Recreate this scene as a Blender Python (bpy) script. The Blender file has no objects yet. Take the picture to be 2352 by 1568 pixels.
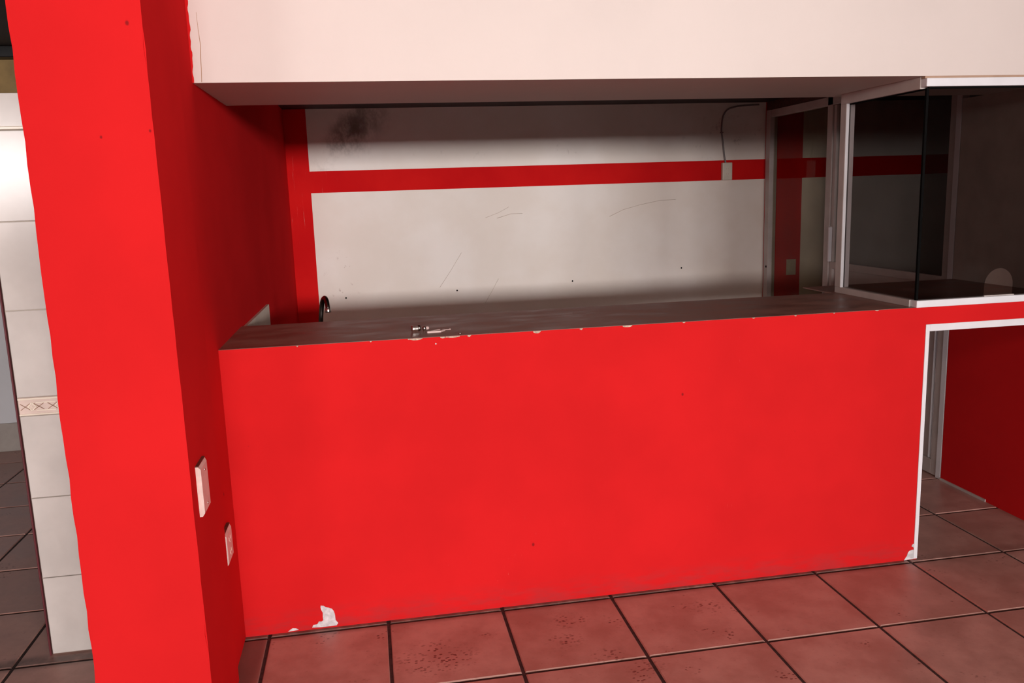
import bpy, bmesh, math, random
from mathutils import Matrix, Vector

scene = bpy.context.scene
col = scene.collection
random.seed(7)

# ------------------------------------------------------------------ camera
F_PX = 1901.2
cam_data = bpy.data.cameras.new('camera')
cam_data.sensor_width = 36.0
cam_data.lens = F_PX * 36.0 / 2352.0
cam_data.clip_start = 0.05
cam = bpy.data.objects.new('camera', cam_data)
col.objects.link(cam)
CAM_R = Matrix(((0.9842264, 0.06203884, -0.16567915),
                (-0.17385877, 0.16590253, -0.97069536),
                (-0.03273423, 0.98418877, 0.17407164)))
cam.matrix_world = Matrix.Translation((0.40593, -2.69118, 1.44499)) @ CAM_R.to_4x4()
scene.camera = cam

# ------------------------------------------------------------------ world, light, exposure
world = bpy.data.worlds.new('world')
scene.world = world
world.use_nodes = True
world.node_tree.nodes['Background'].inputs[0].default_value = (0.8, 0.9, 1.0, 1)
world.node_tree.nodes['Background'].inputs[1].default_value = 0.6


def window_light(name, x0, x1, z0, z1, y, power, color):
    """daylight entering through one opening of the shop front"""
    d = bpy.data.lights.new(name, 'AREA')
    d.shape = 'RECTANGLE'
    d.size = x1 - x0
    d.size_y = z1 - z0
    d.energy = power
    d.color = color
    o = bpy.data.objects.new(name, d)
    o.location = ((x0 + x1) / 2, y, (z0 + z1) / 2)
    o.rotation_euler = (math.radians(90), 0, 0)
    col.objects.link(o)
    return o


FRONT_Y = -14.0
ROOM_X0, ROOM_X1 = -8.0, 8.6
SHOP_WINDOWS = [(-7.2, -4.8, 270), (-1.2, 1.2, 500), (2.2, 5.0, 740), (5.4, 8.2, 620)]
WIN_Z = (1.78, 2.68)
for wx0, wx1, wp in SHOP_WINDOWS:
    window_light('window_daylight', wx0 + .05, wx1 - .05, WIN_Z[0] + .05, WIN_Z[1] - .05, FRONT_Y + .02, wp, (1.0, 0.935, 0.92))

lamp = bpy.data.lights.new('ceiling_lamp_light', 'POINT')
lamp.energy = 55
lamp.color = (1.0, .78, .62)
lamp.shadow_soft_size = .22
lamp_o = bpy.data.objects.new('ceiling_lamp_light', lamp)
lamp_o.location = (0.45, -2.85, 2.03)
col.objects.link(lamp_o)

vs = scene.view_settings
vs.view_transform = 'Standard'
vs.look = 'None'
vs.gamma = 1.0
vs.use_curve_mapping = False
vs.exposure = 0.0
scene.cycles.use_denoising = True
scene.cycles.max_bounces = 10
scene.cycles.diffuse_bounces = 6
scene.cycles.transparent_max_bounces = 16


# ------------------------------------------------------------------ materials
def new_mat(name):
    m = bpy.data.materials.new(name)
    m.use_nodes = True
    nt = m.node_tree
    return m, nt, nt.nodes['Principled BSDF']


def N(nt, t, **kw):
    n = nt.nodes.new(t)
    for k, v in kw.items():
        if k in n.inputs:
            n.inputs[k].default_value = v
        else:
            setattr(n, k, v)
    return n


def pos_node(nt, scale=(1, 1, 1), loc=(0, 0, 0)):
    g = N(nt, 'ShaderNodeNewGeometry')
    mp = N(nt, 'ShaderNodeMapping')
    mp.inputs['Scale'].default_value = scale
    mp.inputs['Location'].default_value = loc
    nt.links.new(g.outputs['Position'], mp.inputs['Vector'])
    return mp.outputs['Vector']


def noise(nt, vec, scale, detail=4, rough=.55):
    n = N(nt, 'ShaderNodeTexNoise')
    n.inputs['Scale'].default_value = scale
    n.inputs['Detail'].default_value = detail
    n.inputs['Roughness'].default_value = rough
    nt.links.new(vec, n.inputs['Vector'])
    return n.outputs['Fac']


def ramp(nt, fac, a, b, lo=0.0, hi=1.0):
    r = N(nt, 'ShaderNodeMapRange')
    r.interpolation_type = 'SMOOTHSTEP'
    nt.links.new(fac, r.inputs['Value'])
    r.inputs['From Min'].default_value = a
    r.inputs['From Max'].default_value = b
    r.inputs['To Min'].default_value = lo
    r.inputs['To Max'].default_value = hi
    return r.outputs['Result']


def mixc(nt, fac, a, b, mode='MIX'):
    m = N(nt, 'ShaderNodeMix', data_type='RGBA', blend_type=mode)
    if isinstance(fac, (int, float)):
        m.inputs['Factor'].default_value = fac
    else:
        nt.links.new(fac, m.inputs['Factor'])
    for key, v in (('A', a), ('B', b)):
        s = [i for i in m.inputs if i.name == key and i.type == 'RGBA'][0]
        if isinstance(v, (tuple, list)):
            s.default_value = (*v, 1)
        else:
            nt.links.new(v, s)
    return [o for o in m.outputs if o.type == 'RGBA'][0]


def mathn(nt, op, a, b=None):
    m = N(nt, 'ShaderNodeMath', operation=op)
    for i, v in enumerate((a, b)):
        if v is None:
            continue
        if isinstance(v, (int, float)):
            m.inputs[i].default_value = v
        else:
            nt.links.new(v, m.inputs[i])
    return m.outputs[0]


def bump(nt, bsdf, h, strength=.2, dist=.002):
    b = N(nt, 'ShaderNodeBump')
    b.inputs['Strength'].default_value = strength
    b.inputs['Distance'].default_value = dist
    nt.links.new(h, b.inputs['Height'])
    nt.links.new(b.outputs['Normal'], bsdf.inputs['Normal'])


def sep(nt):
    g = N(nt, 'ShaderNodeNewGeometry')
    s = N(nt, 'ShaderNodeSeparateXYZ')
    nt.links.new(g.outputs['Position'], s.inputs[0])
    return s.outputs


def blob(nt, cx, cy, cz, rx, ry, rz, inner=.4):
    """1 inside a soft ellipsoid around a point of the place"""
    v = pos_node(nt, (1 / rx, 1 / ry, 1 / rz), (-cx / rx, -cy / ry, -cz / rz))
    ln = N(nt, 'ShaderNodeVectorMath', operation='LENGTH')
    nt.links.new(v, ln.inputs[0])
    return ramp(nt, ln.outputs['Value'], inner, 1.0, 1.0, 0.0)


def plain(name, color, rough=.5, metal=0.0, var=.06, nscale=9, bmp=0.0, spec=.5):
    m, nt, b = new_mat(name)
    n = noise(nt, pos_node(nt), nscale)
    c2 = tuple(max(0, c * (1 - 2 * var)) for c in color)
    c1 = tuple(min(1, c * (1 + var)) for c in color)
    nt.links.new(mixc(nt, ramp(nt, n, .3, .7), c2, c1), b.inputs['Base Color'])
    b.inputs['Roughness'].default_value = rough
    b.inputs['Metallic'].default_value = metal
    b.inputs['Specular IOR Level'].default_value = spec
    if bmp:
        bump(nt, b, noise(nt, pos_node(nt), 120, 3), bmp)
    return m


RED = (.635, .0165, .0185)


YC_ = .022


def red_paint(name, scuffs=False, base=RED, rough=.6):
    m, nt, b = new_mat(name)
    n1 = noise(nt, pos_node(nt), 2.3, 3)
    c = mixc(nt, ramp(nt, n1, .3, .72), tuple(x * .9 for x in base), base)
    if scuffs:
        xyz = sep(nt)
        z = xyz['Z'] if 'Z' in xyz else xyz[2]
        # fine pale scratches in the middle of the front
        v = pos_node(nt, (26, 26, 5))
        s = noise(nt, v, 7, 5, .7)
        s2 = noise(nt, pos_node(nt), 2.0, 2)
        sm = mathn(nt, 'MULTIPLY', ramp(nt, s, .64, .72), ramp(nt, s2, .48, .68))
        c = mixc(nt, mathn(nt, 'MULTIPLY', sm, .22), c, (.95, .30, .26))
        # grime and mop marks along the foot
        gz = ramp(nt, z, .012, .11, 1.0, 0.0)
        gn = noise(nt, pos_node(nt, (1, 1, 4)), 9, 5, .65)
        g = mathn(nt, 'MULTIPLY', gz, ramp(nt, gn, .36, .66))
        c = mixc(nt, mathn(nt, 'MULTIPLY', g, .38), c, (.26, .045, .05))
        # dark knocks
        d = noise(nt, pos_node(nt, (1, 1, 2)), 38, 2, .5)
        c = mixc(nt, mathn(nt, 'MULTIPLY', ramp(nt, d, .80, .83), .7), c, (.12, .02, .02))
    for kx, ky, kz, kr in ((-.097, -.60, 1.857, .006), (-.18, -.60, 1.607, .004), (-.072, -.60, 1.619, .004), (1.476, YC_, .73, .006), (.921, YC_, .225, .007), (-.079, -.116, .559, .007)):
        c = mixc(nt, mathn(nt, 'MULTIPLY', blob(nt, kx, ky, kz, kr, kr, kr * 1.3, .3), .75), c, (.14, .012, .014))
    nt.links.new(c, b.inputs['Base Color'])
    b.inputs['Roughness'].default_value = rough
    b.inputs['Specular IOR Level'].default_value = 0.0
    h = noise(nt, pos_node(nt), 60, 4, .6)
    bump(nt, b, h, .12, .003)
    return m


M_RED = red_paint('red_wall_paint')
M_RED_COUNTER = red_paint('red_counter_paint', True)
M_FASCIA = plain('cream_fascia_paint', (.68, .61, .575), .62, var=.02, nscale=1.4, bmp=.05, spec=.25)
M_SOFFIT = M_FASCIA


def back_wall_white():
    m, nt, b = new_mat('white_back_wall_paint')
    n = noise(nt, pos_node(nt), 2.0, 4)
    c = mixc(nt, ramp(nt, n, .35, .7), (.80, .73, .66), (.86, .81, .76))
    # soot in the upper left corner, over the old cooker: a cloud drifting down to the left
    sn = noise(nt, pos_node(nt, (1, 1, .7)), 8, 7, .66)
    for cx, cz, rr, k_, lo in ((.46, 1.97, .20, .62, .36), (.36, 1.87, .19, .85, .34), (.27, 1.80, .13, .70, .38), (.185, 1.70, .11, .45, .44), (.17, 1.655, .05, .35, .44)):
        so = mathn(nt, 'MULTIPLY', blob(nt, cx, 2.67, cz, rr, 1, rr, .1), ramp(nt, sn, lo, lo + .26))
        c = mixc(nt, mathn(nt, 'MULTIPLY', so, k_), c, (.12, .095, .075))
    # mould in the upper right corner
    mo = mathn(nt, 'MULTIPLY', blob(nt, 2.86, 2.67, 1.80, .55, 1, .22, .1),
               ramp(nt, noise(nt, pos_node(nt), 15, 6, .7), .56, .72))
    c = mixc(nt, mathn(nt, 'MULTIPLY', mo, .60), c, (.20, .155, .12))
    mo2 = mathn(nt, 'MULTIPLY', blob(nt, 1.4, 2.67, 1.72, 1.5, 1, .09, .2),
                ramp(nt, noise(nt, pos_node(nt, (1, 1, .7)), 12, 6, .7), .60, .72))
    c = mixc(nt, mathn(nt, 'MULTIPLY', mo2, .35), c, (.30, .24, .19))
    # scratches and rubbed patches lower down
    sc = mathn(nt, 'MULTIPLY', blob(nt, .24, 2.67, .95, .14, 1, .22, .3),
               ramp(nt, noise(nt, pos_node(nt), 26, 4, .6), .62, .70))
    c = mixc(nt, mathn(nt, 'MULTIPLY', sc, .6), c, (.40, .27, .23))
    nt.links.new(c, b.inputs['Base Color'])
    b.inputs['Roughness'].default_value = .48
    b.inputs['Specular IOR Level'].default_value = .35
    bump(nt, b, noise(nt, pos_node(nt), 22, 4), .10, .004)
    return m


M_BACKWHITE = back_wall_white()


def red_band():
    m, nt, b = new_mat('red_band_paint')
    n1 = noise(nt, pos_node(nt), 3, 3)
    c = mixc(nt, ramp(nt, n1, .3, .72), (.60, .010, .012), (.68, .014, .014))
    st = noise(nt, pos_node(nt, (30, 1, 1.5)), 2.2, 6, .75)
    near = blob(nt, .10, 2.67, 1.45, .34, 1, .55, .2)
    c = mixc(nt, mathn(nt, 'MULTIPLY', mathn(nt, 'MULTIPLY', ramp(nt, st, .60, .72), near), .40), c, (.75, .48, .42))
    nt.links.new(c, b.inputs['Base Color'])
    b.inputs['Roughness'].default_value = .55
    b.inputs['Specular IOR Level'].default_value = 0.0
    return m


M_BAND = red_band()
M_INNERWHITE = plain('greyed_white_inner_paint', (.52, .47, .42), .6, var=.05)
M_CREAM_TILE = plain('cream_glazed_tile', (.58, .54, .51), .17, var=.05, nscale=5)
M_BORDER_LIGHT = plain('border_cream_glaze', (.82, .74, .62), .12, var=.02)
M_BORDER_BASE = plain('border_pink_glaze', (.66, .53, .47), .14, var=.06)
M_BORDER_BROWN = plain('border_brown_glaze', (.30, .17, .11), .2, var=.05)
M_TILE_GROUT = plain('wall_tile_grout', (.52, .45, .38), .8)
M_MAROON = plain('maroon_edge_paint', (.10, .012, .018), .5)
M_GREYWALL = plain('grey_white_wall_paint', (.60, .60, .62), .6, var=.03, nscale=2)
M_GREYBASE = plain('beige_base_tile', (.36, .32, .29), .45, var=.06)
M_OCHRE = plain('ochre_wall_paint', (.34, .22, .08), .6, var=.1)
M_BLACK = plain('black_paint', (.010, .010, .011), .5)
M_DARKCEIL = plain('dark_ceiling_paint', (.06, .055, .055), .75)
M_ROOMWALL = plain('warm_room_wall_paint', (.22, .12, .09), .7, var=.03, nscale=1)
M_ROOMCEIL = plain('white_room_ceiling_paint', (.22, .19, .175), .7, var=.03, nscale=1)
M_WHITE_ALU = plain('white_lacquered_aluminium', (.77, .78, .82), .32, var=.02)
M_GREY_ALU = plain('dim_white_aluminium', (.50, .45, .43), .42, var=.05)  # darker copy of the white: dimness of left-facing frames put into the colour
M_SEAL = plain('black_silicone_seal', (.006, .006, .006), .9, spec=0.0)
M_CHIP = plain('bare_plaster', (.66, .64, .66), .8, var=.14, nscale=40)
M_CHIP_WARM = plain('chipped_edge_filler', (.55, .44, .34), .8, var=.2, nscale=90)
M_PLASTIC = plain('cream_plastic', (.72, .56, .52), .35, var=.05, nscale=30)
M_PLASTIC_BROWN = plain('dark_brown_plastic', (.10, .035, .025), .5, var=.2, nscale=60)
M_SOCKET = plain('aged_white_plastic', (.66, .61, .52), .4, var=.05)
M_CABLE = plain('grey_cable', (.24, .22, .22), .55)
M_CHROME = plain('worn_chrome', (.78, .76, .72), .28, metal=1.0, var=.1, nscale=60)
M_DARKCHROME = plain('dull_dark_chrome', (.26, .24, .22), .25, metal=1.0, var=.1)
M_STEEL = plain('dirty_brushed_steel', (.14, .13, .12), .35, metal=1.0)
M_CLIP = plain('pale_plastic', (.62, .46, .43), .4, var=.03)
M_CRACK = plain('hairline_crack', (.38, .22, .12), .9)
M_SPLASH = plain('cream_splash_tile', (.62, .55, .46), .35)
M_BASEPANEL = plain('kitchen_cabinet_laminate', (.35, .30, .27), .5)
M_SCRATCH = plain('scratched_plaster', (.62, .53, .46), .8)
M_CAULK = plain('brown_caulk', (.42, .28, .20), .8)


def floor_tile():
    m, nt, b = new_mat('terracotta_floor_tile')
    oi = N(nt, 'ShaderNodeObjectInfo')
    big = noise(nt, pos_node(nt), 5.5, 5, .62)
    c = mixc(nt, ramp(nt, big, .32, .70), (.37, .205, .172), (.52, .305, .262))
    c = mixc(nt, ramp(nt, oi.outputs['Random'], 0, 1, 0, .22), c, (.27, .12, .09))
    fine = noise(nt, pos_node(nt), 70, 4, .7)
    c = mixc(nt, ramp(nt, fine, .60, .74, 0, .45), c, (.15, .055, .042))
    # little dark pits, in clusters
    vo = N(nt, 'ShaderNodeTexVoronoi', feature='F1')
    vo.inputs['Scale'].default_value = 62
    nt.links.new(pos_node(nt, (1, 1.5, 1)), vo.inputs['Vector'])
    clus = ramp(nt, noise(nt, pos_node(nt), 7.5, 3, .6), .60, .68)
    pit = mathn(nt, 'MULTIPLY', ramp(nt, vo.outputs['Distance'], .24, .34, 1, 0), clus)
    c = mixc(nt, mathn(nt, 'MULTIPLY', pit, .75), c, (.07, .022, .018))
    # dirt that mops leave along the wall foot and in the corner by the pillar
    xyz = sep(nt)
    dn = noise(nt, pos_node(nt), 14, 4, .6)
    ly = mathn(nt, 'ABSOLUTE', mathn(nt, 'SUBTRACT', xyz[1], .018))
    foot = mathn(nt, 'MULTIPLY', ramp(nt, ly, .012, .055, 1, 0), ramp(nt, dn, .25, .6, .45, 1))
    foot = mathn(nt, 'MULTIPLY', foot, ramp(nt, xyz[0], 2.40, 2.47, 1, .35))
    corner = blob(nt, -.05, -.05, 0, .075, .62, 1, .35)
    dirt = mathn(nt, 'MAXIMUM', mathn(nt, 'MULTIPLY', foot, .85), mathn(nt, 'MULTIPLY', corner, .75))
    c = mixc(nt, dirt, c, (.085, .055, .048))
    # footprints in dried mud
    for fx, fy, fr_ in ((1.015, -.125, .085), (.963, -.243, .080), (1.496, -.147, .085), (.54, -.25, .17), (1.083, -.365, .07), (1.165, -.459, .08)):
        fp = mathn(nt, 'MULTIPLY', blob(nt, fx, fy, 0, fr_, fr_ * .8, 1, .3), ramp(nt, vo.outputs['Distance'], .26, .40, 1, 0))
        c = mixc(nt, mathn(nt, 'MULTIPLY', fp, ramp(nt, dn, .38, .56, .25, .85)), c, (.085, .026, .020))
    nt.links.new(c, b.inputs['Base Color'])
    nt.links.new(ramp(nt, big, .3, .7, .30, .46), b.inputs['Roughness'])
    b.inputs['Specular IOR Level'].default_value = .45
    h = mathn(nt, 'SUBTRACT', noise(nt, pos_node(nt), 16, 5), mathn(nt, 'MULTIPLY', pit, .6))
    bump(nt, b, h, .25, .003)
    return m


M_FLOORTILE = floor_tile()
M_FLOORGROUT = plain('dark_floor_grout', (.040, .022, .020), .85, var=.25, nscale=60)


def far_floor():
    m, nt, b = new_mat('tiled_floor_behind')
    br = N(nt, 'ShaderNodeTexBrick')
    br.offset = 0.0
    br.inputs['Scale'].default_value = 1.0
    br.inputs['Brick Width'].default_value = .4
    br.inputs['Row Height'].default_value = .4
    br.inputs['Mortar Size'].default_value = .005
    br.inputs['Color1'].default_value = (.20, .10, .08, 1)
    br.inputs['Color2'].default_value = (.18, .09, .07, 1)
    br.inputs['Mortar'].default_value = (.04, .022, .02, 1)
    nt.links.new(pos_node(nt), br.inputs['Vector'])
    nt.links.new(br.outputs['Color'], b.inputs['Base Color'])
    b.inputs['Roughness'].default_value = .4
    return m


M_FARFLOOR = far_floor()


def worktop():
    m, nt, b = new_mat('brown_worn_worktop')
    n = noise(nt, pos_node(nt, (1, 2, 1)), 5, 6, .62)
    c = mixc(nt, ramp(nt, n, .32, .68), (.185, .083, .063), (.32, .158, .124))
    v = noise(nt, pos_node(nt, (2.5, 14, 1)), 3, 6, .7)
    c = mixc(nt, ramp(nt, v, .60, .72, 0, .55), c, (.055, .028, .022))
    nt.links.new(c, b.inputs['Base Color'])
    nt.links.new(ramp(nt, n, .3, .7, .34, .52), b.inputs['Roughness'])
    bump(nt, b, n, .1, .002)
    return m


M_WORKTOP = worktop()


def glass(name, tint, rough=.0):
    """flat architectural glass: tinted straight-through light plus a fresnel reflection"""
    m = bpy.data.materials.new(name)
    m.use_nodes = True
    nt = m.node_tree
    nt.nodes.remove(nt.nodes['Principled BSDF'])
    out = nt.nodes['Material Output']
    tr = N(nt, 'ShaderNodeBsdfTransparent')
    n = noise(nt, pos_node(nt), 3, 2)
    nt.links.new(mixc(nt, ramp(nt, n, .3, .7), tuple(t * .94 for t in tint), tint), tr.inputs['Color'])
    gl = N(nt, 'ShaderNodeBsdfGlossy')
    gl.inputs['Roughness'].default_value = rough
    fr = N(nt, 'ShaderNodeFresnel')
    fr.inputs['IOR'].default_value = 1.22
    mx = N(nt, 'ShaderNodeMixShader')
    # the pane is a thin slab without refraction: only its entry face reflects
    gm = N(nt, 'ShaderNodeNewGeometry')
    nt.links.new(mathn(nt, 'MULTIPLY', fr.outputs[0], mathn(nt, 'SUBTRACT', 1.0, gm.outputs['Backfacing'])), mx.inputs[0])
    nt.links.new(tr.outputs[0], mx.inputs[1])
    nt.links.new(gl.outputs[0], mx.inputs[2])
    nt.links.new(mx.outputs[0], out.inputs['Surface'])
    return m


M_SMOKED = glass('smoked_glass', (.61, .585, .58))
M_SMOKED2 = glass('smoked_partition_glass', (.88, .86, .80))
M_SMOKED_SIDE = glass('smoked_side_glass', (.72, .69, .68))
M_CLEAR = glass('clear_glass', (.93, .94, .93))


# ------------------------------------------------------------------ builders
def link(name, me, mat, parent=None):
    o = bpy.data.objects.new(name, me)
    mats = mat if isinstance(mat, (list, tuple)) else [mat]
    if not me.materials:
        for mm in mats:
            me.materials.append(mm)
    col.objects.link(o)
    if parent is not None:
        o.parent = parent
        o.matrix_parent_inverse = Matrix.Translation(-parent.location)
    return o


def bm_box(bm, x0, x1, y0, y1, z0, z1):
    vs_ = [bm.verts.new((x, y, z)) for z in (z0, z1) for y in (y0, y1) for x in (x0, x1)]
    fs = [(0, 2, 3, 1), (4, 5, 7, 6), (0, 1, 5, 4), (2, 6, 7, 3), (0, 4, 6, 2), (1, 3, 7, 5)]
    return [bm.faces.new([vs_[i] for i in f]) for f in fs]


def mesh_of(bm, name, smooth=False):
    bmesh.ops.recalc_face_normals(bm, faces=bm.faces)
    me = bpy.data.meshes.new(name)
    bm.to_mesh(me)
    bm.free()
    if smooth:
        for p in me.polygons:
            p.use_smooth = True
    return me


def box(name, x0, x1, y0, y1, z0, z1, mat, parent=None, bev=0.0, seg=1):
    bm = bmesh.new()
    bm_box(bm, x0, x1, y0, y1, z0, z1)
    if bev:
        bmesh.ops.bevel(bm, geom=bm.edges[:], offset=bev, segments=seg, affect='EDGES', profile=.5)
    return link(name, mesh_of(bm, name), mat, parent)


def prism(name, pts, axis, a0, a1, mat, parent=None, bev=0.0):
    """polygon extruded along an axis; pts are the two other coordinates in xyz order"""
    def at(p, a):
        return {'x': (a, p[0], p[1]), 'y': (p[0], a, p[1]), 'z': (p[0], p[1], a)}[axis]
    bm = bmesh.new()
    lo = [bm.verts.new(at(p, a0)) for p in pts]
    hi = [bm.verts.new(at(p, a1)) for p in pts]
    bm.faces.new(lo)
    bm.faces.new(list(reversed(hi)))
    n = len(pts)
    for i in range(n):
        j = (i + 1) % n
        bm.faces.new((lo[i], hi[i], hi[j], lo[j]))
    if bev:
        bmesh.ops.bevel(bm, geom=bm.edges[:], offset=bev, segments=1, affect='EDGES')
    return link(name, mesh_of(bm, name), mat, parent)


def lathe(name, prof, centre, axis, mat, parent=None, seg=24, smooth=True):
    """prof: (distance along axis, radius)"""
    bm = bmesh.new()
    ax = Vector(axis).normalized()
    q = Vector((0, 0, 1)).rotation_difference(ax)
    rings = []
    for d, r in prof:
        rings.append([bm.verts.new(Vector(centre) + q @ Vector((r * math.cos(t), r * math.sin(t), d)))
                      for t in (2 * math.pi * k / seg for k in range(seg))])
    for a, b_ in zip(rings, rings[1:]):
        for k in range(seg):
            bm.faces.new((a[k], a[(k + 1) % seg], b_[(k + 1) % seg], b_[k]))
    bm.faces.new(list(reversed(rings[0])))
    bm.faces.new(rings[-1])
    o = link(name, mesh_of(bm, name), mat, parent)
    if smooth:
        for p in o.data.polygons:
            p.use_smooth = len(p.vertices) == 4
    return o


def smooth_path(pts, sub=8):
    """Catmull-Rom through the points"""
    P = [Vector(p) for p in pts]
    P = [2 * P[0] - P[1]] + P + [2 * P[-1] - P[-2]]
    out = []
    for i in range(1, len(P) - 2):
        for s in range(sub):
            t = s / sub
            a, b_, c, d = P[i - 1], P[i], P[i + 1], P[i + 2]
            out.append(.5 * ((2 * b_) + (c - a) * t + (2 * a - 5 * b_ + 4 * c - d) * t * t + (3 * b_ - a - 3 * c + d) * t ** 3))
    out.append(P[-2])
    return out


def tube(name, path, r, mat, parent=None, seg=12):
    bm = bmesh.new()
    rings = []
    up = Vector((0, 0, 1))
    for i, p in enumerate(path):
        t = (path[min(i + 1, len(path) - 1)] - path[max(i - 1, 0)]).normalized()
        n = up - t * up.dot(t)
        if n.length < 1e-3:
            n = Vector((0, 1, 0)) - t * t.y
        n.normalize()
        up = n
        b_ = t.cross(n)
        rr = r[i] if isinstance(r, (list, tuple)) else r
        rings.append([bm.verts.new(p + n * rr * math.cos(a) + b_ * rr * math.sin(a))
                      for a in (2 * math.pi * k / seg for k in range(seg))])
    for a, b_ in zip(rings, rings[1:]):
        for k in range(seg):
            bm.faces.new((a[k], a[(k + 1) % seg], b_[(k + 1) % seg], b_[k]))
    bm.faces.new(list(reversed(rings[0])))
    bm.faces.new(rings[-1])
    return link(name, mesh_of(bm, name, True), mat, parent)


def tag(o, label, cat=None, group=None, kind=None):
    if label:
        o['label'] = label
    if cat:
        o['category'] = cat
    if group:
        o['group'] = group
    if kind:
        o['kind'] = kind
    return o


def empty(name, loc):
    o = bpy.data.objects.new(name, None)
    o.location = loc
    o.empty_display_size = .05
    col.objects.link(o)
    return o


# ------------------------------------------------------------------ key measures (metres)
YC = .022          # front plane of counter and fascia
H = .990           # counter top
HF = 1.808         # underside of fascia
XW = -.079         # face of left wall at the counter
XB = 2.367         # left side of the glass booth
XP = 3.107         # face of the inner right wall and the aluminium partition
YB = 2.67          # back wall

# ------------------------------------------------------------------ floor
TP = .40
floor = box('floor', ROOM_X0, ROOM_X1, FRONT_Y, 3.0, -.08, -.004, M_FLOORGROUT)
tag(floor, 'terracotta tiled floor with dark grout joints', 'floor', kind='structure')
bm = bmesh.new()
g = .0055
bm_box(bm, g, TP - g, g, TP - g, -.012, 0)
bmesh.ops.bevel(bm, geom=[e for e in bm.edges if all(v.co.z > -.001 for v in e.verts)], offset=.003, segments=1, affect='EDGES')
tile_me = mesh_of(bm, 'tile')
tile_me.materials.append(M_FLOORTILE)
for j in range(-6, 7):
    for i in range(-7, 9):
        t = bpy.data.objects.new('tile', tile_me)
        t.location = (i * TP, j * TP, random.uniform(-.0006, .0006))
        t.rotation_euler = (random.uniform(-.0012, .0012), random.uniform(-.0012, .0012), 0)
        col.objects.link(t)
        t.parent = floor
ff = box('distant_tiling', ROOM_X0, ROOM_X1, FRONT_Y, -6 * TP, -.0035, 0, M_FARFLOOR, floor)

# ------------------------------------------------------------------ main room shell (behind and around the camera)
o = box('wall_far_left', ROOM_X0 - .15, ROOM_X0, FRONT_Y, 3.0, 0, 3.1, M_ROOMWALL)
tag(o, 'warm painted side wall of the dining room beyond the pillar', 'wall', kind='structure')
o = box('wall_far_right', ROOM_X1, ROOM_X1 + .15, FRONT_Y, 3.0, 0, 3.1, M_ROOMWALL)
tag(o, 'warm painted side wall of the dining room past the booth', 'wall', kind='structure')
o = box('ceiling', ROOM_X0, ROOM_X1, FRONT_Y, YC + .6, 3.0, 3.1, M_ROOMCEIL)
tag(o, 'pale ceiling of the dining room', 'ceiling', kind='structure')
o = box('wall_light_blocker', 4.05, 4.20, -5.5, YC, 0, 3.0, M_ROOMWALL)  # added out of view to block the right windows and darken the right end
tag(o, 'added unseen wall shading the right end of the fascia and counter', 'wall', kind='structure')
# shop front: wall with four openings, glazed in clear glass with white frames
wf = box('wall_front', ROOM_X0, ROOM_X1, FRONT_Y - .2, FRONT_Y, 0, WIN_Z[0], M_ROOMWALL)
tag(wf, 'low wall under the shop windows facing the counter', 'wall', kind='structure')
box('lintel', ROOM_X0, ROOM_X1, FRONT_Y - .2, FRONT_Y, WIN_Z[1], 3.1, M_ROOMWALL, wf)
edges = [ROOM_X0] + [v for w in SHOP_WINDOWS for v in w[:2]] + [ROOM_X1]
for k in range(0, len(edges), 2):
    if edges[k + 1] - edges[k] > .01:
        box('pier', edges[k], edges[k + 1], FRONT_Y - .2, FRONT_Y, WIN_Z[0], WIN_Z[1], M_ROOMWALL, wf)
for k, (wx0, wx1, wp) in enumerate(SHOP_WINDOWS):
    wn = empty('window_%d' % (k + 1), ((wx0 + wx1) / 2, FRONT_Y - .1, WIN_Z[0]))
    tag(wn, ['clear shop window with white frame nearest the far left wall', 'clear shop window with white frame beside the corner one',
             'clear shop window with white frame in the middle of the front', 'narrow clear shop window with white frame by the right wall'][k], 'window', kind='structure')
    y0, y1 = FRONT_Y - .12, FRONT_Y - .07
    for a, b_ in ((wx0, wx0 + .05), (wx1 - .05, wx1)):
        box('frame_stile', a, b_, y0, y1, WIN_Z[0], WIN_Z[1], M_WHITE_ALU, wn)
    for a, b_ in ((WIN_Z[0], WIN_Z[0] + .05), (WIN_Z[1] - .05, WIN_Z[1])):
        box('frame_rail', wx0 + .05, wx1 - .05, y0, y1, a, b_, M_WHITE_ALU, wn)
    box('glass_pane', wx0 + .05, wx1 - .05, y0 + .02, y0 + .026, WIN_Z[0] + .05, WIN_Z[1] - .05, M_CLEAR, wn)

# ------------------------------------------------------------------ left: pillar, wall, tiled wall end, side room
bm = bmesh.new()
zs = [3.0 * k / 60 for k in range(61)]
rings = []
for z in zs:
    jl = random.uniform(-.0014, .0014)
    jr = random.uniform(-.0006, .0006)
    pts = [(-.345 + jl, -.60), (-.064 + jr, -.60), (-.064, -.24), (-.345, -.24)]
    rings.append([bm.verts.new((x, y, z)) for x, y in pts])
for a, b_ in zip(rings, rings[1:]):
    for k in range(4):
        bm.faces.new((a[k], a[(k + 1) % 4], b_[(k + 1) % 4], b_[k]))
bm.faces.new(rings[0])
bm.faces.new(rings[-1])
vert = [e for e in bm.edges if abs(e.verts[0].co.z - e.verts[1].co.z) > .01 and min(e.verts[0].co.y, e.verts[1].co.y) < -.5]
bmesh.ops.bevel(bm, geom=vert, offset=.004, segments=2, affect='EDGES')
pillar = link('wall_pillar', mesh_of(bm, 'wall_pillar'), M_RED)
tag(pillar, 'bright red painted square pillar at the left end of the counter', 'pillar', kind='structure')

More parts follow.
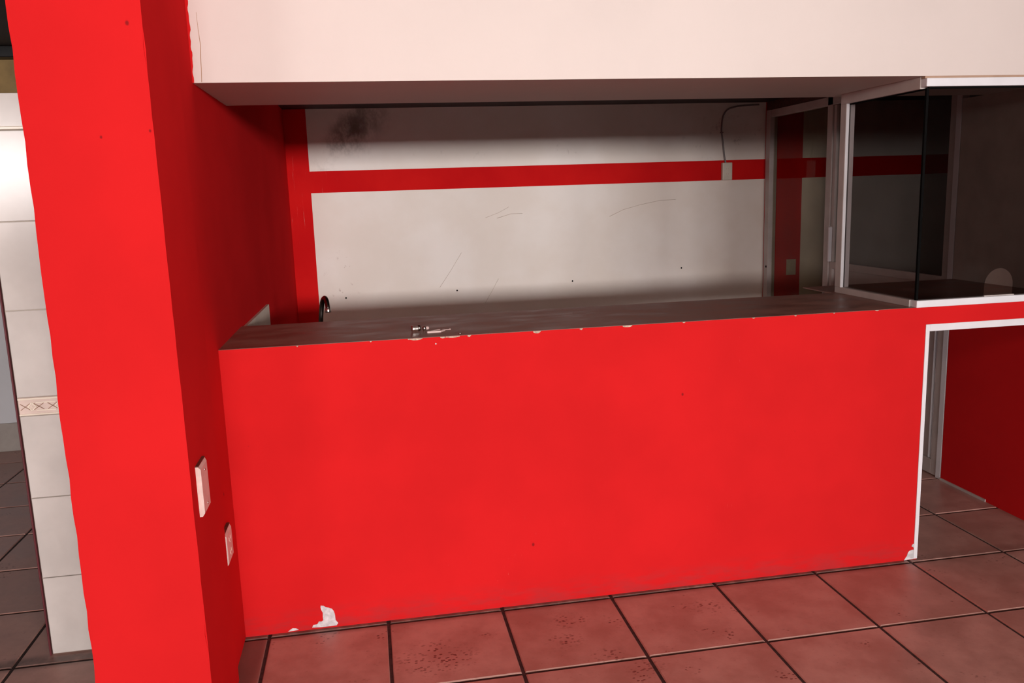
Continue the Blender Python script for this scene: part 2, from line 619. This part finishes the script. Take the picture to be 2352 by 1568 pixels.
# left wall: red, leaning very slightly out of square towards the back
wl = prism('wall_left', [(XW, -.24), (XW, .534), (-.27, .534), (-.27, -.24)], 'z', 0, 3.0, M_RED)
wl2 = prism('wall_left_rear', [(XW, .534), (-.048, YB), (-.27, YB), (-.27, .534)], 'z', 0, 3.0, M_RED)
tag(wl2, 'red kitchen side wall behind the counter, shaded under the fascia', 'wall', kind='structure')
tag(wl, 'red painted wall between the pillar and the end of the countertop', 'wall', kind='structure')

# tiled wall end, glazed cream tiles with one patterned border course
TY = .055
tw = box('wall_tiled', -.700, -.27, TY + .008, TY + .13, 0, 1.790, M_TILE_GROUT)
tag(tw, 'narrow wall end of glazed cream tiles with lozenge border behind the pillar', 'wall', kind='structure')
courses = [(0.004, .269), (.2715, .541), (.5435, .811), (.8725, 1.144), (1.1465, 1.414), (1.4165, 1.682)]
for z0, z1 in courses:
    for x0, x1 in ((-.697, -.4965), (-.4945, -.2945)):
        box('tile', x0, x1, TY, TY + .009, z0, z1, M_CREAM_TILE, tw, .0015)
for x0, x1 in ((-.697, -.4965), (-.4945, -.2945)):
    box('border_tile', x0, x1, TY + .001, TY + .009, 1.6845, 1.790, M_CREAM_TILE, tw, .0015)
    box('border_moulding', x0, x1, TY - .006, TY + .001, 1.6845, 1.694, M_BORDER_LIGHT, tw, .002)
    bt = box('border_tile', x0, x1, TY + .001, TY + .009, .8130, .8705, M_BORDER_BASE, tw, .0012)
    for z0, z1 in ((.8140, .8185), (.8640, .8690)):
        box('raised_line', x0, x1, TY - .0015, TY + .001, z0, z1, M_BORDER_LIGHT, tw, .0008)
    bm = bmesh.new()      # lattice of brown lines and cream lozenges
    bm2 = bmesh.new()

    def bar(b, p, q, w, d):
        p, q = Vector((p[0], 0, p[1])), Vector((q[0], 0, q[1]))
        n = (q - p).normalized().cross(Vector((0, 1, 0))) * w / 2
        y0_, y1_ = TY - d, TY + .001
        lo = [b.verts.new((v.x, y0_, v.z)) for v in (p + n, q + n, q - n, p - n)]
        hi = [b.verts.new((v.x, y1_, v.z)) for v in (p + n, q + n, q - n, p - n)]
        b.faces.new(lo)
        b.faces.new(list(reversed(hi)))
        for k in range(4):
            b.faces.new((lo[k], lo[(k + 1) % 4], hi[(k + 1) % 4], hi[k]))
    zc, zh = .8415, .0100
    per = .0800
    x = x0 - .0125 if x0 < -.6 else x0 - .0125
    while x < x1 - .002:
        def cl(a):
            return max(x0 + .001, min(x1 - .001, a))

        def seg_(b, xa, za, xb_, zb, w, d):
            if xb_ <= x0 or xa >= x1:
                return
            ca, cb = cl(xa), cl(xb_)
            f = (zb - za) / (xb_ - xa)
            bar(b, (ca, za + f * (ca - xa)), (cb, za + f * (cb - xa)), w, d)
        # brown X, cream lozenge, brown X, brown lozenge
        for s in (-1, 1):
            seg_(bm, x + .018, zc + s * zh, x + .046, zc - s * zh, .0021, .0004)
            seg_(bm, x + .058, zc + s * zh, x + .086, zc - s * zh, .0021, .0004) if False else None
            seg_(bm, x + .046, zc + s * zh, x + .0745, zc - s * zh * 0, .0021, .0004) if False else None
            # cream lozenge with small core
            seg_(bm2, x + .040, zc, x + .052, zc + s * .0125, .0030, .0012)
            seg_(bm2, x + .052, zc + s * .0125, x + .064, zc, .0030, .0012)
            seg_(bm2, x + .0495, zc, x + .052, zc + s * .0025, .0015, .0010)
            seg_(bm2, x + .052, zc + s * .0025, x + .0545, zc, .0015, .0010)
            # brown lozenges between
            seg_(bm, x + .058, zc + s * zh, x + .0865, zc - s * zh, .0021, .0004)
            seg_(bm2, x + .064, zc + s * .0125, x + .121, zc + s * .0125, .0024, .0012)
        x += per
    link('border_lattice', mesh_of(bm, 'border_lattice'), M_BORDER_BROWN, tw)
    link('border_lozenges', mesh_of(bm2, 'border_lozenges'), M_BORDER_LIGHT, tw)
box('painted_edge', -.706, -.7005, TY - .003, TY + .13, 0, 1.790, M_MAROON, tw, .001)

# side room seen past the tiled wall end
o = box('wall_side_room', ROOM_X0, -.27, YB, YB + .15, 0, 2.02, M_GREYWALL)
tag(o, 'grey white wall at the far end of the side room', 'wall', kind='structure')
box('upper_wall', ROOM_X0, -.27, YB, YB + .15, 2.02, 2.50, M_OCHRE, o)
o = box('baseboard_side_room', ROOM_X0, -.27, YB - .012, YB, 0, .176, M_GREYBASE, None, .002)
tag(o, 'beige tiled skirting under the grey white wall of the side room', 'baseboard', kind='structure')
o = box('trim_1', ROOM_X0, -.27, YB - .10, YB, 2.30, 2.36, M_BLACK, None, .003)
tag(o, 'black beam under the dark ceiling of the side room', 'beam', kind='structure')
o = box('ceiling_side_room', ROOM_X0, -.27, TY + .0, YB, 2.36, 2.44, M_DARKCEIL)
tag(o, 'dark ceiling of the side room behind the pillar', 'ceiling', kind='structure')
o = box('wall_side_opening', ROOM_X0, -1.75, TY, TY + .13, 0, 3.0, M_ROOMWALL)
tag(o, 'dining room wall left of the opening to the side room', 'wall', kind='structure')
o = box('trim_2', -1.75, -.345, TY, TY + .13, 2.44, 3.0, M_ROOMWALL)
tag(o, 'wall piece over the opening to the side room', 'wall', kind='structure')

# ------------------------------------------------------------------ kitchen shell: back wall, ceiling, inner right wall, room beyond
bm = bmesh.new()
xs = [-.27, .087, 3.105, 3.380, 5.2]
zz = [0, 1.4965, 1.6285, 2.5]
gridv = [[bm.verts.new((x, YB, z)) for x in xs] for z in zz]
for a in range(3):
    for k in range(4):
        f = bm.faces.new((gridv[a][k], gridv[a][k + 1], gridv[a + 1][k + 1], gridv[a + 1][k]))
        f.material_index = 1 if (k in (0, 2) or a == 1) else 0
ext = bmesh.ops.extrude_face_region(bm, geom=bm.faces[:])
for v in [e for e in ext['geom'] if isinstance(e, bmesh.types.BMVert)]:
    v.co.y += .15
wb = link('wall_back', mesh_of(bm, 'wall_back'), [M_BACKWHITE, M_BAND])
tag(wb, 'stained white kitchen back wall with a red horizontal band and red edges', 'wall', kind='structure')
for hx_, hz_ in ((.969, .844), (1.744, .867), (2.509, .918), (.256, .833)):
    lathe('nail_hole', [(0, .0055), (.001, .0055)], (hx_, YB - .001, hz_), (0, 1, 0), M_SEAL, wb, 10)
for pth_ in ([(.857, .869), (.93, .97), (1.008, 1.088)], [(1.15, .75), (1.20, .83), (1.245, .907)], [(2.006, 1.284), (2.10, 1.325), (2.217, 1.353), (2.36, 1.378), (2.467, 1.379)],
             [(1.174, 1.306), (1.26, 1.335), (1.33, 1.37)], [(1.25, 1.30), (1.34, 1.325), (1.418, 1.325)]):
    tube('scratch', [Vector((a, YB - .0002, b_)) for a, b_ in pth_], random.uniform(.0009, .0014), M_SCRATCH, wb, 6)
o = box('ceiling_kitchen', -.05, 5.2, YC + .62, YB, 2.002, 2.10, M_BLACK)
tag(o, 'soot black low ceiling of the kitchen behind the fascia', 'ceiling', kind='structure')

# inner right wall: red below counter height, white above
wi = box('wall_inner_right', XP, XP + .12, YC, .775, 0, .988, M_RED)
tag(wi, 'dark red inner wall seen through the low doorway', 'wall', kind='structure')
box('upper_wall', XP, XP + .12, YC, .775, .988, HF, M_INNERWHITE, wi)
o = box('baseboard_right', XP - .006, XP, .47, .775, 0, .012, M_GREY_ALU)
tag(o, 'thin grey strip at the foot of the red inner wall', 'baseboard', kind='structure')

o = box('wall_passage_right', XP + .12, ROOM_X1, YC, YC + .15, 0, HF, M_ROOMWALL)
tag(o, 'dining room wall to the right of the booth', 'wall', kind='structure')
o = box('wall_passage_end', 5.2, 5.35, YC + .15, YB + .15, 0, 2.5, M_ROOMWALL)
tag(o, 'end wall of the room behind the partition', 'wall', kind='structure')

# ------------------------------------------------------------------ fascia over the counter
fa = box('wall_fascia', XW, ROOM_X1, YC, YC + .618, HF, 3.0, M_FASCIA)
tag(fa, 'cream painted fascia hanging over the counter', 'fascia', kind='structure')
# ragged lap of red paint where the fascia meets the left wall
bm = bmesh.new()
prev = None
zz_ = HF
while zz_ < 2.35:
    w_ = .0045 + .004 * max(0, (zz_ - HF) / .25) + .0012 * math.sin(zz_ * 71) + .0010 * math.sin(zz_ * 173 + 1) + random.uniform(-.0004, .0004)
    cur = (bm.verts.new((XW, YC - .0012, zz_)), bm.verts.new((XW + w_, YC - .0012, zz_)), bm.verts.new((XW + w_, YC, zz_)))
    if prev:
        bm.faces.new((prev[0], prev[1], cur[1], cur[0]))
        bm.faces.new((prev[1], prev[2], cur[2], cur[1]))
    prev = cur
    zz_ += .008
link('paint_lap', mesh_of(bm, 'paint_lap'), M_RED, fa)
crack = [(-.0585, 1.810), (-.0560, 1.850), (-.0545, 1.885), (-.0520, 1.915), (-.0545, 1.960), (-.0560, 2.01)]
bm = bmesh.new()
prev = None
for k, (x, z) in enumerate((a + .006, b) for a, b in crack):
    w_ = (.0008, .0008, .0011, .0009, .0006, .0004)[k]
    cur = (bm.verts.new((x - w_, YC - .0006, z)), bm.verts.new((x + w_, YC - .0006, z)))
    if prev:
        bm.faces.new((prev[0], prev[1], cur[1], cur[0]))
    prev = cur
link('crack', mesh_of(bm, 'crack'), M_CRACK, fa)

# ------------------------------------------------------------------ service counter
sc_ = empty('service_counter', (1.17, YC, 0))
tag(sc_, 'long red painted service counter wall with worn brown top', 'counter')
DX, DZ = 2.436, .9115      # doorway opening
prism('front_wall', [(XW, 0), (DX, 0), (DX, DZ), (XP, DZ), (XP, .9890), (XW, .9890)], 'y', YC, YC + .10, M_RED_COUNTER, sc_)
prism('countertop', [(XW, YC + .002), (XP, YC + .002), (XP, .770), (2.345, .770), (2.345, .532), (XW, .532)], 'z', .9855, H, M_WORKTOP, sc_)
box('countertop_support', XW, 2.345, YC + .10, .520, .945, .9855, M_BASEPANEL, sc_)
box('countertop_support', DX, XP, YC + .10, .760, .945, .9855, M_BASEPANEL, sc_)


def flake(name, cx, cz, outline, mat, d=.0016):
    """a patch of missing paint: irregular thin scab on the counter front"""
    prism(name, [(cx + a, cz + b_) for a, b_ in outline], 'y', YC - d, YC, mat, sc_)


flake('bare_patch', .171, 0, [(-.002, .006), (.052, .006), (.058, .014), (.050, .026), (.049, .048), (.046, .060), (.040, .069),
                             (.030, .074), (.020, .077), (.014, .083), (.004, .085), (.003, .078), (.005, .068), (.009, .058),
                             (.008, .042), (.009, .030), (.002, .026), (-.006, .028), (-.012, .018), (-.026, .017), (-.030, .008)], M_CHIP)
flake('bare_patch', .072, 0, [(-.012, .003), (.024, .006), (.016, .012), (.004, .014), (-.006, .008)], M_CHIP)
flake('bare_patch', 2.412, 0, [(-.030, .001), (.011, .003), (.011, .040), (.002, .041), (-.010, .037), (-.015, .030), (-.018, .018), (-.024, .010)], M_CHIP)
flake('bare_patch', 2.417, .056, [(-.006, 0), (.004, -.007), (.004, .009), (-.001, .008)], M_CHIP)
# chips under the front edge of the top: (x, width, drop)
for cx, wd, dr in ((.545, .048, .006), (.637, .018, .005), (.668, .050, .005), (.725, .012, .006), (.956, .026, .008), (1.110, .010, .006),
                   (1.275, .034, .006), (.165, .006, .004), (1.90, .008, .004), (2.05, .006, .003), (1.74, .010, .003), (2.22, .016, .003),
                   (1.48, .010, .003), (.40, .006, .003)):
    pts = [(-wd / 2, .9890)]
    kmax = 6
    for k in range(kmax + 1):
        s = k / kmax
        pts.append((-wd / 2 + wd * s, 0.9890 - dr * (.25 + .75 * math.sin(math.pi * min(1, max(.08, s + random.uniform(-.12, .12)))))))
    pts.append((wd / 2, .9890))
    ck = []
    for p in pts:
        if not ck or abs(p[0] - ck[-1][0]) + abs(p[1] - ck[-1][1]) > 1e-4:
            ck.append(p)
    prism('edge_chip', [(cx + a, b_) for a, b_ in ck], 'y', YC - .0012, YC, M_CHIP_WARM, sc_)
flake('edge_chip', .612, .967, [(-.003, 0), (0, -.003), (.003, 0), (0, .003)], M_CHIP)

# white trim round the low doorway
t3 = empty('trim_3', (DX, YC, 0))
tag(t3, 'white metal trim framing the low doorway in the red counter', 'trim', kind='structure')
box('jamb_strip', 2.4205, 2.4365, YC - .004, YC, .004, .9245, M_WHITE_ALU, t3, .001)
box('head_strip', 2.4365, XP, YC - .004, YC, .8985, .9245, M_WHITE_ALU, t3, .001)

# ------------------------------------------------------------------ glass booth on the counter
gb = empty('glass_booth', (XB, YC, H))
tag(gb, 'smoked glass screen in white aluminium rails standing on the counter end', 'glass booth')
ZB0, ZB1, ZT0, ZT1 = H, 1.0155, 1.7715, 1.8000
box('bottom_rail', XB + .006, XP, YC - .010, YC + .026, ZB0, ZB1, M_WHITE_ALU, gb, .0015)
box('top_rail', XB + .003, XP, YC - .006, YC + .026, ZT0, ZT1, M_WHITE_ALU, gb, .0015)
box('caulk_line', XB, XP, YC + .001, YC + .02, ZT1, HF, M_CAULK, gb)
box('bottom_rail', XB, XB + .034, YC + .026, .548, ZB0, ZB1, M_GREY_ALU, gb, .0012)
box('top_rail', XB, XB + .034, YC + .026, .548, ZT0 - .005, HF, M_GREY_ALU, gb, .0012)
box('rear_post', XB, XB + .014, .508, .548, ZB1, ZT0 - .005, M_GREY_ALU, gb, .001)
box('rear_post', XB + .021, XB + .040, .508, .548, ZB1, ZT0 - .005, M_WHITE_ALU, gb, .001)
box('lit_post_face', XB + .001, XB + .0135, .5060, .508, ZB1, ZT0 - .005, M_WHITE_ALU, gb)  # white sheet standing in for the brightly lit front of the post
GX = XB + .0145
box('glass_pane', GX, GX + .006, YC + .016, .540, ZB1 - .002, ZT0 - .003, M_SMOKED_SIDE, gb)
# front pane with the rounded speaking hole at its foot
hx, hr, hz = 2.7230, .0625, ZB1 + .040
arch = [(hx + hr * math.cos(math.radians(a)), hz + hr * math.sin(math.radians(a))) for a in range(0, 181, 10)]
pts = [(GX + .007, ZB1 - .001), (hx - hr, ZB1 - .001)] + list(reversed(arch)) + [(hx + hr, ZB1 - .001), (XP, ZB1 - .001), (XP, ZT0 + .002), (GX + .007, ZT0 + .002)]
prism('glass_pane', pts, 'y', YC + .008, YC + .014, M_SMOKED, gb)
box('corner_seal', GX - .0015, GX + .0075, YC + .0070, YC + .0165, ZB1, ZT0 - .004, M_SEAL, gb)
box('seal_strip', GX - .001, GX + .007, YC + .02, .508, ZT0 - .0095, ZT0 - .0052, M_SEAL, gb)
box('seal_strip', GX + .007, XP, YC + .0065, YC + .0155, ZT0 - .006, ZT0, M_SEAL, gb)
box('hole_channel', hx - hr, hx + hr, YC + .004, YC + .018, ZB1, ZB1 + .003, M_GREY_ALU, gb)

# ------------------------------------------------------------------ aluminium partition across the kitchen
ap = empty('aluminium_partition', (XP, 1.7, 0))
tag(ap, 'tall white aluminium and glass partition between kitchen and next room', 'partition')
PX0, PX1 = XP, XP + .042
ZTOP = 1.945
near_post = box('post', XP + .000, XP + .036, .780, .815, 0, ZTOP, M_WHITE_ALU, ap, .0015)
for zz1 in (.055, .083):
    lathe('screw_hole', [(0, .0045), (.002, .0045)], (XP + .018, .7785, zz1), (0, 1, 0), M_SEAL, near_post, 10)
lathe('screw_hole', [(0, .0045), (.002, .0045)], (XP + .018, .7785, 1.016), (0, 1, 0), M_SEAL, near_post, 10)
box('stile', PX0 + .004, PX1 - .004, .815, .858, 0.006, ZTOP - .05, M_GREY_ALU, ap, .0015)
box('stile', PX0 + .004, PX1 - .004, 1.815, 1.842, 0.006, ZTOP - .05, M_GREY_ALU, ap, .0015)
mid_post = box('post', PX0 - .004, PX1, 1.846, 1.900, 0, ZTOP, M_GREY_ALU, ap, .0015)
far_post = box('post', PX0 - .012, PX1, 2.588, 2.645, 0, ZTOP, M_GREY_ALU, ap, .0015)
lathe('latch_hole', [(0, .008), (.002, .008)], (PX0 - .0135, 2.606, .905), (1, 0, 0), M_SEAL, far_post, 12)
box('head_rail', PX0 - .004, PX1, .815, 2.588, ZTOP - .048, ZTOP, M_GREY_ALU, ap, .0015)
box('head_panel', PX0 + .004, PX1 - .004, .64, YB, ZTOP, 2.002, M_PLASTIC_BROWN, ap)
box('rail', PX0 + .002, PX1 - .004, .858, 1.815, .955, .995, M_GREY_ALU, ap, .0015)
box('bottom_rail', PX0 + .004, PX1 - .004, .858, 1.815, .006, .080, M_GREY_ALU, ap, .0015)
box('glass_pane', PX0 + .018, PX0 + .023, .858, 1.815, .995, ZTOP - .048, M_CLEAR, ap)
box('lower_panel', PX0 + .020, PX0 + .028, .858, 1.815, .080, .955, M_GREY_ALU, ap)
for yy in (.864, .884):
    box('panel_bead', PX0 + .010, PX0 + .020, yy, yy + .009, .080, .955, M_WHITE_ALU, ap, .002)
box('glass_pane', PX0 + .018, PX0 + .023, 1.900, 2.588, .050, ZTOP - .048, M_SMOKED2, ap)
box('bottom_rail', PX0, PX1, 1.900, 2.588, 0, .050, M_GREY_ALU, ap, .0015)
box('handle', PX0 - .016, PX0 + .004, 1.820, 1.835, .995, 1.20, M_WHITE_ALU, ap, .003)

# ------------------------------------------------------------------ wiring accessories
def chamfer_plate(name, xa, y0, y1, z0, z1, th, cut, mat, parent):
    """cover plate on a wall facing +x; the front face is smaller than the base"""
    bm = bmesh.new()
    base = [(y0, z0), (y1, z0), (y1, z1), (y0, z1)]
    top = [(y0 + cut * .35, z0 + cut), (y1 - cut, z0 + cut), (y1 - cut, z1 - cut), (y0 + cut * .35, z1 - cut)]
    A = [bm.verts.new((xa, *p)) for p in base]
    B = [bm.verts.new((xa + th * .55, *p)) for p in base]
    Cc = [bm.verts.new((xa + th, *p)) for p in top]
    for lo, hi in ((A, B), (B, Cc)):
        for k in range(4):
            bm.faces.new((lo[k], lo[(k + 1) % 4], hi[(k + 1) % 4], hi[k]))
    bm.faces.new(Cc)
    bm.faces.new(list(reversed(A)))
    return link(name, mesh_of(bm, name), mat, parent)


wp = empty('blank_wall_plate', (-.064, -.485, .648))
tag(wp, 'larger blank cream wall plate with two screws on the red pillar', 'wall plate')
chamfer_plate('plate', -.064, -.538, -.446, .648, .782, .013, .008, M_PLASTIC, wp)
box('dark_top', -.064, -.056, -.538, -.446, .782, .7845, M_PLASTIC_BROWN, wp)  # dark brown strip along the top edge of the plate
for zz1 in (.668, .760):
    sh = lathe('screw', [(0, .004), (.0012, .004), (.0018, .003)], (-.0512, -.486, zz1), (1, 0, 0), M_CHROME, wp, 14)
    box('screw_slot', -.0494, -.0491, -.4895, -.4825, zz1 - .0005, zz1 + .0005, M_SEAL, sh)
so_ = empty('wall_socket', (XW, -.170, .364))
tag(so_, 'smaller cream wall socket low in the corner between pillar and counter', 'wall socket')
chamfer_plate('plate', XW, -.222, -.122, .364, .466, .015, .008, M_PLASTIC, so_)
box('dark_top', XW, XW + .010, -.222, -.122, .466, .4685, M_PLASTIC_BROWN, so_)
for zz1 in (.392, .432):
    for yy in (-.183, -.163):
        box('socket_slot', XW + .0150, XW + .0156, yy, yy + .004, zz1, zz1 + .011, M_BORDER_LIGHT, so_)
    lathe('earth_pin_hole', [(0, .003), (.0008, .003)], (XW + .0149, -.171, zz1 - .006), (1, 0, 0), M_BORDER_LIGHT, so_, 10)

bs = empty('surface_socket_box', (2.82, YB, 1.495))
tag(bs, 'small white socket box on the red band fed by a hanging cable', 'socket box')
box('housing', 2.787, 2.856, YB - .030, YB, 1.497, 1.612, M_SOCKET, bs, .004, 2)
for zz1 in (1.533, 1.566):
    for xx in (2.811, 2.826):
        box('socket_slot', xx, xx + .003, YB - .0306, YB - .030, zz1, zz1 + .010, M_BORDER_BASE, bs)
cab = tube('electric_cable', smooth_path([(2.815, YB - .012, 1.612), (2.806, YB - .008, 1.66), (2.797, YB - .006, 1.74), (2.786, YB - .006, 1.82),
                                          (2.790, YB - .006, 1.89), (2.803, YB - .006, 1.93), (2.835, YB - .006, 1.962), (2.90, YB - .006, 1.978),
                                          (2.98, YB - .006, 1.984), (3.05, YB - .006, 1.986)]), .0055, M_CABLE)
tag(cab, 'grey cable curving down the back wall into the small socket box', 'cable')
box('cable_clip', 2.777, 2.796, YB - .014, YB - .0003, 1.806, 1.814, M_CABLE, cab)
ls = empty('light_switch', (3.312, YB, .835))
tag(ls, 'white light switch on the red strip behind the partition glass', 'light switch')
box('plate', 3.277, 3.347, YB - .009, YB, .832, .942, M_SOCKET, ls, .002)
box('rocker', 3.299, 3.325, YB - .013, YB - .009, .862, .912, M_SOCKET, ls, .0015)

# ------------------------------------------------------------------ sink bench hidden behind the counter, its tap and splash show above it
sb = empty('sink_bench', (.9, .9, 0))
tag(sb, 'low steel sink bench tucked behind the counter', 'sink')
bx0, bx1, by0, by1 = -.045, 1.9, .535, 1.27
box('carcass', bx0, bx1, by0 + .02, by1 - .03, .08, .80, M_BASEPANEL, sb)
sx0, sx1, sy0, sy1 = .10, .62, .62, 1.02
for nm, a in (('worktop', (bx0, sx0, by0, by1)), ('worktop', (sx1, bx1, by0, by1)), ('worktop', (sx0, sx1, by0, sy0)), ('worktop', (sx0, sx1, sy1, by1))):
    box(nm, a[0], a[1], a[2], a[3], .80, .84, M_STEEL, sb)
box('basin', sx0, sx1, sy0, sy1, .801, .808, M_STEEL, sb)
ss = prism('side_splash', [(XW + .0005, .5345), (XW + .0110, 1.262), (XW + .0220, 1.262), (XW + .0115, .5345)], 'z', .84, .984, M_SPLASH)
tag(ss, 'cream splash panel on the red wall just behind the left end of the countertop', 'splash panel')

fc = empty('faucet', (.180, 1.08, .84))
tag(fc, 'dull chrome swan neck tap rising behind the left end of the counter', 'faucet')
lathe('base_flange', [(0, .022), (.008, .022), (.012, .013), (.03, .012)], (.180, 1.08, .84), (0, 0, 1), M_DARKCHROME, fc, 18)
pth = smooth_path([(.180, 1.08, .865), (.184, 1.08, .93), (.192, 1.075, .985), (.200, 1.06, 1.013), (.210, 1.03, 1.025), (.218, 1.00, 1.017), (.222, .98, .997), (.223, .972, .985)])
tube('spout', pth, .0105, M_DARKCHROME, fc, 14)
lathe('nozzle', [(0, .0110), (.004, .0125), (.018, .0125), (.020, .0105)], (.2235, .970, .967), (-.04, .12, 1), M_CHROME, fc, 18)

# ------------------------------------------------------------------ odds and ends left on the counter
n1 = empty('hose_nut', (.556, .165, H))
tag(n1, 'worn chrome ribbed nut lying on the countertop', 'nut')
ax = (1, .25, 0)
A0 = (.541, .158, H + .0112)
lathe('body', [(0, .0085), (.0015, .0108), (.008, .0112), (.009, .0098), (.011, .0098), (.012, .0112), (.021, .0112), (.0225, .0095)], A0, ax, M_CHROME, n1, 12, False)
lathe('collar', [(.0225, .0085), (.025, .0105), (.030, .0105), (.0315, .008)], A0, ax, M_DARKCHROME, n1, 18)
n2 = empty('valve_tip', (.600, .170, H))
tag(n2, 'small chrome valve tip with knurled end beside the ribbed nut', 'fitting')
A1 = (.581, .170, H + .0080)
lathe('ring', [(0, .005), (.001, .0080), (.0075, .0080), (.0085, .0055)], A1, ax, M_CHROME, n2, 16)
lathe('neck', [(.0085, .0045), (.0105, .0045)], A1, ax, M_SEAL, n2, 12)
lathe('knurled_end', [(.0105, .0052), (.011, .0060), (.0125, .0056), (.014, .0060), (.0155, .0056), (.017, .0060), (.0185, .0056), (.0205, .0052)], A1, ax, M_CLIP, n2, 14, False)
n3 = empty('plastic_clip', (.62, .13, H))
tag(n3, 'pale bent plastic clip with thin tail lying beside the valve tip', 'clip')
prism('bent_strip', [(.590, .118), (.592, .110), (.638, .112), (.656, .140), (.655, .150), (.650, .152)] + [(.646, .150), (.648, .141), (.636, .121), (.602, .120), (.640, .148), (.637, .152)], 'z', H, H + .0055, M_CLIP, n3)
tube('tail', [Vector((.650, .149, H + .003)), Vector((.664, .151, H + .002)), Vector((.674, .150, H + .0022))], .0014, M_CLIP, n3, 8)
lathe('tail_bead', [(0, .0012), (.001, .0025), (.004, .0025), (.005, .0012)], (.673, .149, H + .0026), (.3, 1, 0), M_CLIP, n3, 10)
n4 = lathe('metal_stud', [(0, .006), (.0012, .0062), (.003, .005), (.0042, .0025)], (.698, .060, H), (0, 0, 1), M_CHROME, None, 16)
tag(n4, 'tiny shiny metal stud near the front edge of the countertop', 'stud')
